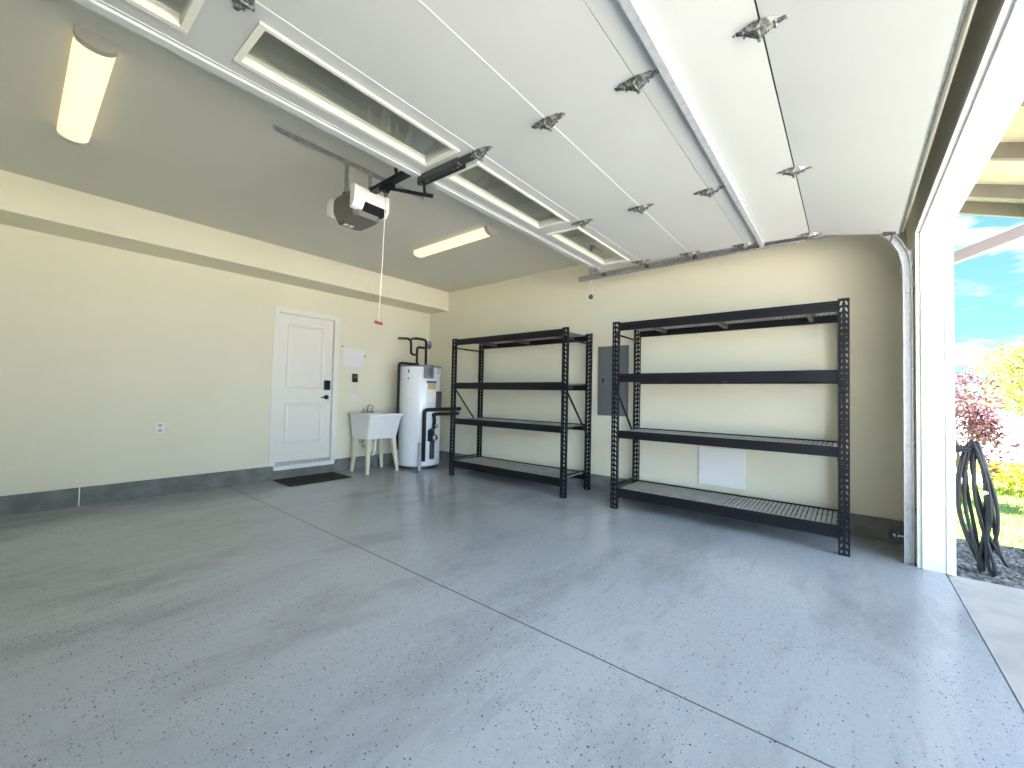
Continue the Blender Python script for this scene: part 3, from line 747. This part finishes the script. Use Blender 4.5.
shell(.36, .80, 1.25, 1.34, .004, 'yellow_label', 'yellowlab')
shell(.30, .85, 1.345, 1.38, .004, 'label_line', 'darklab')
shell(.30, .92, 1.05, 1.23, .003, 'instruction_label', 'paper')
shell(.84, 1.15, .96, 1.22, .040, 'thermostat_cover', 'darklab')
shell(-.58, -.50, 1.50, 1.555, .003, 'badge', 'elec'); shell(-.56, -.52, 1.40, 1.425, .012, 'knob', 'dkmetal'); shell(.46, .52, .93, .955, .012, 'knob', 'dkmetal')
shell(.10, 1.25, .06, .92, .014, 'service_cover', 'tank')
def at_tank(a, r, z): return Vector((r*math.sin(VA+a), -r*math.cos(VA+a), z))
mt = Matrix.Rotation(VA+.07, 4, 'Z')
b = MB(); b.box(-.024, .024, -(R_+.06), -(R_-.02), 0, .42, .002, mtx=mt); b.build('support_bracket', mat('grey sheet metal', (.33, .33, .33), .7), wh)
mt = Matrix.Rotation(VA+.60, 4, 'Z')
b = MB(); b.box(-.035, .035, -(R_+.05), -(R_+.0), .16, .64, .004, mtx=mt); vb = b.build('valve_body', 'dkmetal', wh)
b = MB(); b.box(-.075, -.03, -(R_+.09), -(R_+.01), .44, .62, .006, mtx=mt); b.build('wiring_box', 'black', vb)
b = MB(); b.lathe([(.004, -(R_+.125)), (.03, -(R_+.12)), (.05, -(R_+.105)), (.05, -(R_+.06)), (.03, -(R_+.04))], (0.01, 0, .50), 20, 'y')
for v in b.bm.verts: v.co = mt @ v.co
pu = b.build('circulation_pump', 'galv', wh)
b = MB(); b.lathe([(.004, -(R_+.128)), (.022, -(R_+.127)), (.022, -(R_+.12))], (0.01, 0, .50), 16, 'y')
for v in b.bm.verts: v.co = mt @ v.co
b.build('pump_cap', 'dkmetal', pu)
b = MB(); b.lathe([(.004, -(R_+.105)), (.026, -(R_+.10)), (.026, -(R_+.06))], (0.03, 0, .68), 16, 'y')
for v in b.bm.verts: v.co = mt @ v.co
b.build('gauge', 'chrome', wh)
def wpipe(name, pts, r=.018, m='blackrub', world=True):
    b = MB(); P = [Vector(p) for p in pts]; out = [P[0]]
    for i in range(1, len(P)-1):
        a = (P[i-1]-P[i]).normalized()*min(.05, (P[i-1]-P[i]).length*.4); c = (P[i+1]-P[i]).normalized()*min(.05, (P[i+1]-P[i]).length*.4)
        for t_ in (0, .25, .5, .75, 1): out.append((P[i]+a)*(1-t_)**2+P[i]*2*t_*(1-t_)+(P[i]+c)*t_**2)
    out.append(P[-1])
    if world: out = [o_-Vector((HX, HY, 0)) for o_ in out]
    b.tube(out, r, 10); return b.build(name, m, wh)
wpipe('insulated_pipe', [(-.67, -.02, 2.11), (-.76, -.40, 2.065), (-.74, -.45, 2.03), (-.735, -.45, 1.81), (-.62, -.45, 1.81)], .02)
wpipe('insulated_pipe', [(-.616, -.45, 1.62), (-.616, -.45, 1.94), (-.435, -.45, 1.94)], .02)
wpipe('insulated_pipe', [(-.40, -.02, 2.13), (-.62, -.42, 2.085), (-.435, -.45, 2.075), (-.43, -.45, 1.62)], .021)
wpipe('insulated_pipe', [(-.62, -.50, 1.655), (-.957, -.45, 1.655), (-.957, -.45, .30)], .022)
o3 = Vector((HX, HY, 0)); pa = at_tank(.20, R_+.065, 0)+o3; pb = at_tank(.62, R_+.065, 0)+o3
wpipe('insulated_pipe', [(-.03, -.88, .94), (pa.x+.02, -.88, .93), (pa.x, pa.y, .90), (pa.x, pa.y, .14)], .030)
wpipe('insulated_pipe', [(-.03, -.84, .86), (pb.x+.02, -.84, .86), (pb.x, pb.y, .82), (pb.x, pb.y, .64)], .028)
b = MB(); b.lathe([(.01, 1.94), (.030, 1.95), (.038, 1.98), (.038, 2.03), (.03, 2.06), (.01, 2.07)], (.27, .12, 0), 16); b.build('expansion_tank', 'elec', wh)
wpipe('bare_pipe', [(-.43, -.45, 2.03), (-.30, -.40, 2.03)], .012, 'galv')

# ------------------------------------------------------------------ utility sink
sk = thing('utility_sink', 'white laundry tub on four cream legs beside the water heater', 'sink', (-1.285, -.362, 0))
def loft(b, a, c):
    for k in range(len(a)):
        b.bm.faces.new((a[k], a[(k+1) % len(a)], c[(k+1) % len(c)], c[k]))
def rrect(z, x0, x1, y0, y1, r=.03, n=4):
    out = []
    for cx_, cy_, a0 in ((x1-r, y1-r, 0), (x0+r, y1-r, PI/2), (x0+r, y0+r, PI), (x1-r, y0+r, 1.5*PI)):
        for i in range(n+1):
            a = a0+PI/2*i/n; out.append((cx_+r*math.cos(a), cy_+r*math.sin(a), z))
    return out
b = MB()
rings = [rrect(.50, -.245, .245, -.19, .25), rrect(.78, -.268, .268, -.265, .28), rrect(.83, -.275, .275, -.285, .28), rrect(.845, -.29, .29, -.30, .325), rrect(.865, -.29, .29, -.30, .325),
         rrect(.865, -.25, .25, -.26, .18), rrect(.84, -.24, .24, -.25, .17), rrect(.515, -.21, .21, -.17, .13)]
V = [[b.bm.verts.new(p) for p in r] for r in rings]
for i in range(len(V)-1): loft(b, V[i], V[i+1])
b.bm.faces.new(V[0]); b.bm.faces.new(V[-1])
for f in b.bm.faces: f.smooth = False
b.build('basin', 'white_plastic', sk)
for (tx, ty, bx, by) in ((-.20, -.145, -.25, -.215), (.20, -.145, .25, -.215), (-.20, .19, -.25, .20), (.20, .19, .25, .20)):
    b = MB(); 
    def sq(c, h, z): return [b.bm.verts.new((c[0]+u*h, c[1]+v*h, z)) for u, v in ((-1, -1), (1, -1), (1, 1), (-1, 1))]
    A = sq((tx, ty), .036, .53); Bq = sq((bx, by), .017, .035); Cq = sq((bx, by), .017, .0)
    loft(b, A, Bq); loft(b, Bq, Cq); b.bm.faces.new(A); b.bm.faces.new(Cq)
    b.build('leg', 'beige', sk)
b = MB(); b.tube([(0, 0, .51), (0, 0, .30), (0, .03, .25), (0, .08, .235), (0, .12, .26), (0, .14, .33), (0, .335, .34)], .021, 10); b.lathe([(.03, .44), (.03, .51)], (0, 0, 0), 14); b.build('drain_trap', 'white_plastic', sk)
fa = MB(); fa.box(-.10, .10, .20, .27, .865, .89, .008); fa.tube([(0, .235, .88), (0, .235, .95), (0, .21, .985), (0, .14, .99), (0, .09, .965), (0, .085, .95)], [.014, .012, .011, .010, .010, .011], 10)
fo = fa.build('faucet', 'chrome', sk)
for s_ in (-1, 1):
    b = MB(); b.lathe([(.018, .885), (.016, .92), (.008, .93)], (s_*.075, .235, 0), 12); b.tube([(s_*.075, .235, .925), (s_*.10, .20, .94)], .007, 8); b.build('tap_handle', 'chrome', fo)
for s_ in (-.06, .06):
    b = MB(); b.tube([(s_, .335, .40), (s_, .26, .40), (s_, .235, .46), (s_, .235, .86)], .006, 8); b.build('supply_hose', 'galv', sk)

# ------------------------------------------------------------------ garden hose on its hanger outside
hs = thing('garden_hose', 'dark garden hose looped over a hanger outside, right of the opening', 'hose', (-.38, -6.56, 0))
rnd = random.Random(3)
for i in range(7):
    n = 30; zt = .905-.010*(i % 4); zb = rnd.uniform(-.02, .10) if i % 3 else -.02
    th = rnd.uniform(.95, 1.9)*(1 if i % 2 else .8); wd = .028+.007*i; lean = rnd.uniform(-.115, -.01); ph = rnd.uniform(-.9, .9)
    b = MB(); pts = []
    for k in range(n):
        a = 2*PI*k/n; f = .5-.5*math.cos(a)
        z = zt-(zt-zb)*f; wv = wd*math.sin(a)*(.75+.65*f)+.045*math.sin(2*a+ph)*f
        pts.append((wv*math.cos(th)+.02*(i-3)*f*.6, -.055+wv*math.sin(th)+lean*f+.006*(i-3), z+.012))
    pts.append(pts[0]); b.tube(pts, .0115, 8, cap=False); b.build('hose_coil', 'hose', hs)
t = thing('hose_hanger', 'dark metal hose hanger on the outside wall holding the hose', 'hose hanger', (-.38, YO-.02, .885))
b = MB()
for k in range(8):
    a0 = -1.15+2.3*k/8; a1 = -1.15+2.3*(k+1)/8
    b.face([(.07*math.sin(a0), -.002, .07*math.cos(a0)-.075), (.07*math.sin(a1), -.002, .07*math.cos(a1)-.075), (.07*math.sin(a1), -.10, .07*math.cos(a1)-.075), (.07*math.sin(a0), -.10, .07*math.cos(a0)-.075)])
so2 = b.build('saddle', 'hose', t); md = so2.modifiers.new('thick', 'SOLIDIFY'); md.thickness = .004
b = MB(); b.box(-.07, .07, -.006, -.0, -.10, .05, .002); b.build('wall_plate', 'hose', t)
t = thing('hose_nozzle', 'small white hose nozzle clipped on the dark coils', 'nozzle', (-.42, -6.66, .56))
b = MB(); b.tube([(-.06, .0, .01), (0, 0, 0), (.045, -.01, -.02), (.10, -.03, -.035)], [.012, .016, .010, .007], 8); b.build('nozzle_body', 'paper', t)

# ------------------------------------------------------------------ downspout from the gutter back to the wall
b = MB()
p, q = Vector((.32, -6.40, 2.36)), Vector((.32, -7.20, 2.66))
d = (q-p).normalized(); s_ = Vector((1, 0, 0)); u = d.cross(s_).normalized(); c_ = (p+q)/2; ln = (q-p).length
m_ = Matrix(((d.x, s_.x, u.x, c_.x), (d.y, s_.y, u.y, c_.y), (d.z, s_.z, u.z, c_.z), (0, 0, 0, 1)))
b.box(-ln/2, ln/2, -.04, .04, -.045, .045, .006, mtx=m_)
b.box(.28, .36, -6.40, -6.31, -.03, 2.40, .006); b.box(.28, .36, -7.24, -7.155, 2.60, 2.80, .006)
b.build('downspout', 'spout', label='grey brown downspout slanting from the eave outside the opening', category='downspout')

# ------------------------------------------------------------------ plants
bush('purple_shrub', 'tall purple-leaved shrub standing beyond the lawn', 'shrub', (2.6, -6.98, -.04), (.42, .40, .66), 1.0, 1800, .042, 'purple', 4, 8)
bush('yellow_shrub', 'low bright yellow-green shrub right of the purple shrub', 'shrub', (4.1, -7.95, -.04), (.6, .8, .24), .20, 2400, .045, 'leafyellow', 6, 8)
bush('garden_tree', 'broad yellow-green tree far beyond the street', 'tree', (14.2, -11.1, -.05), (1.9, 2.4, 1.15), 2.05, 12000, .085, 'leafgreen', 8, 9, .07)
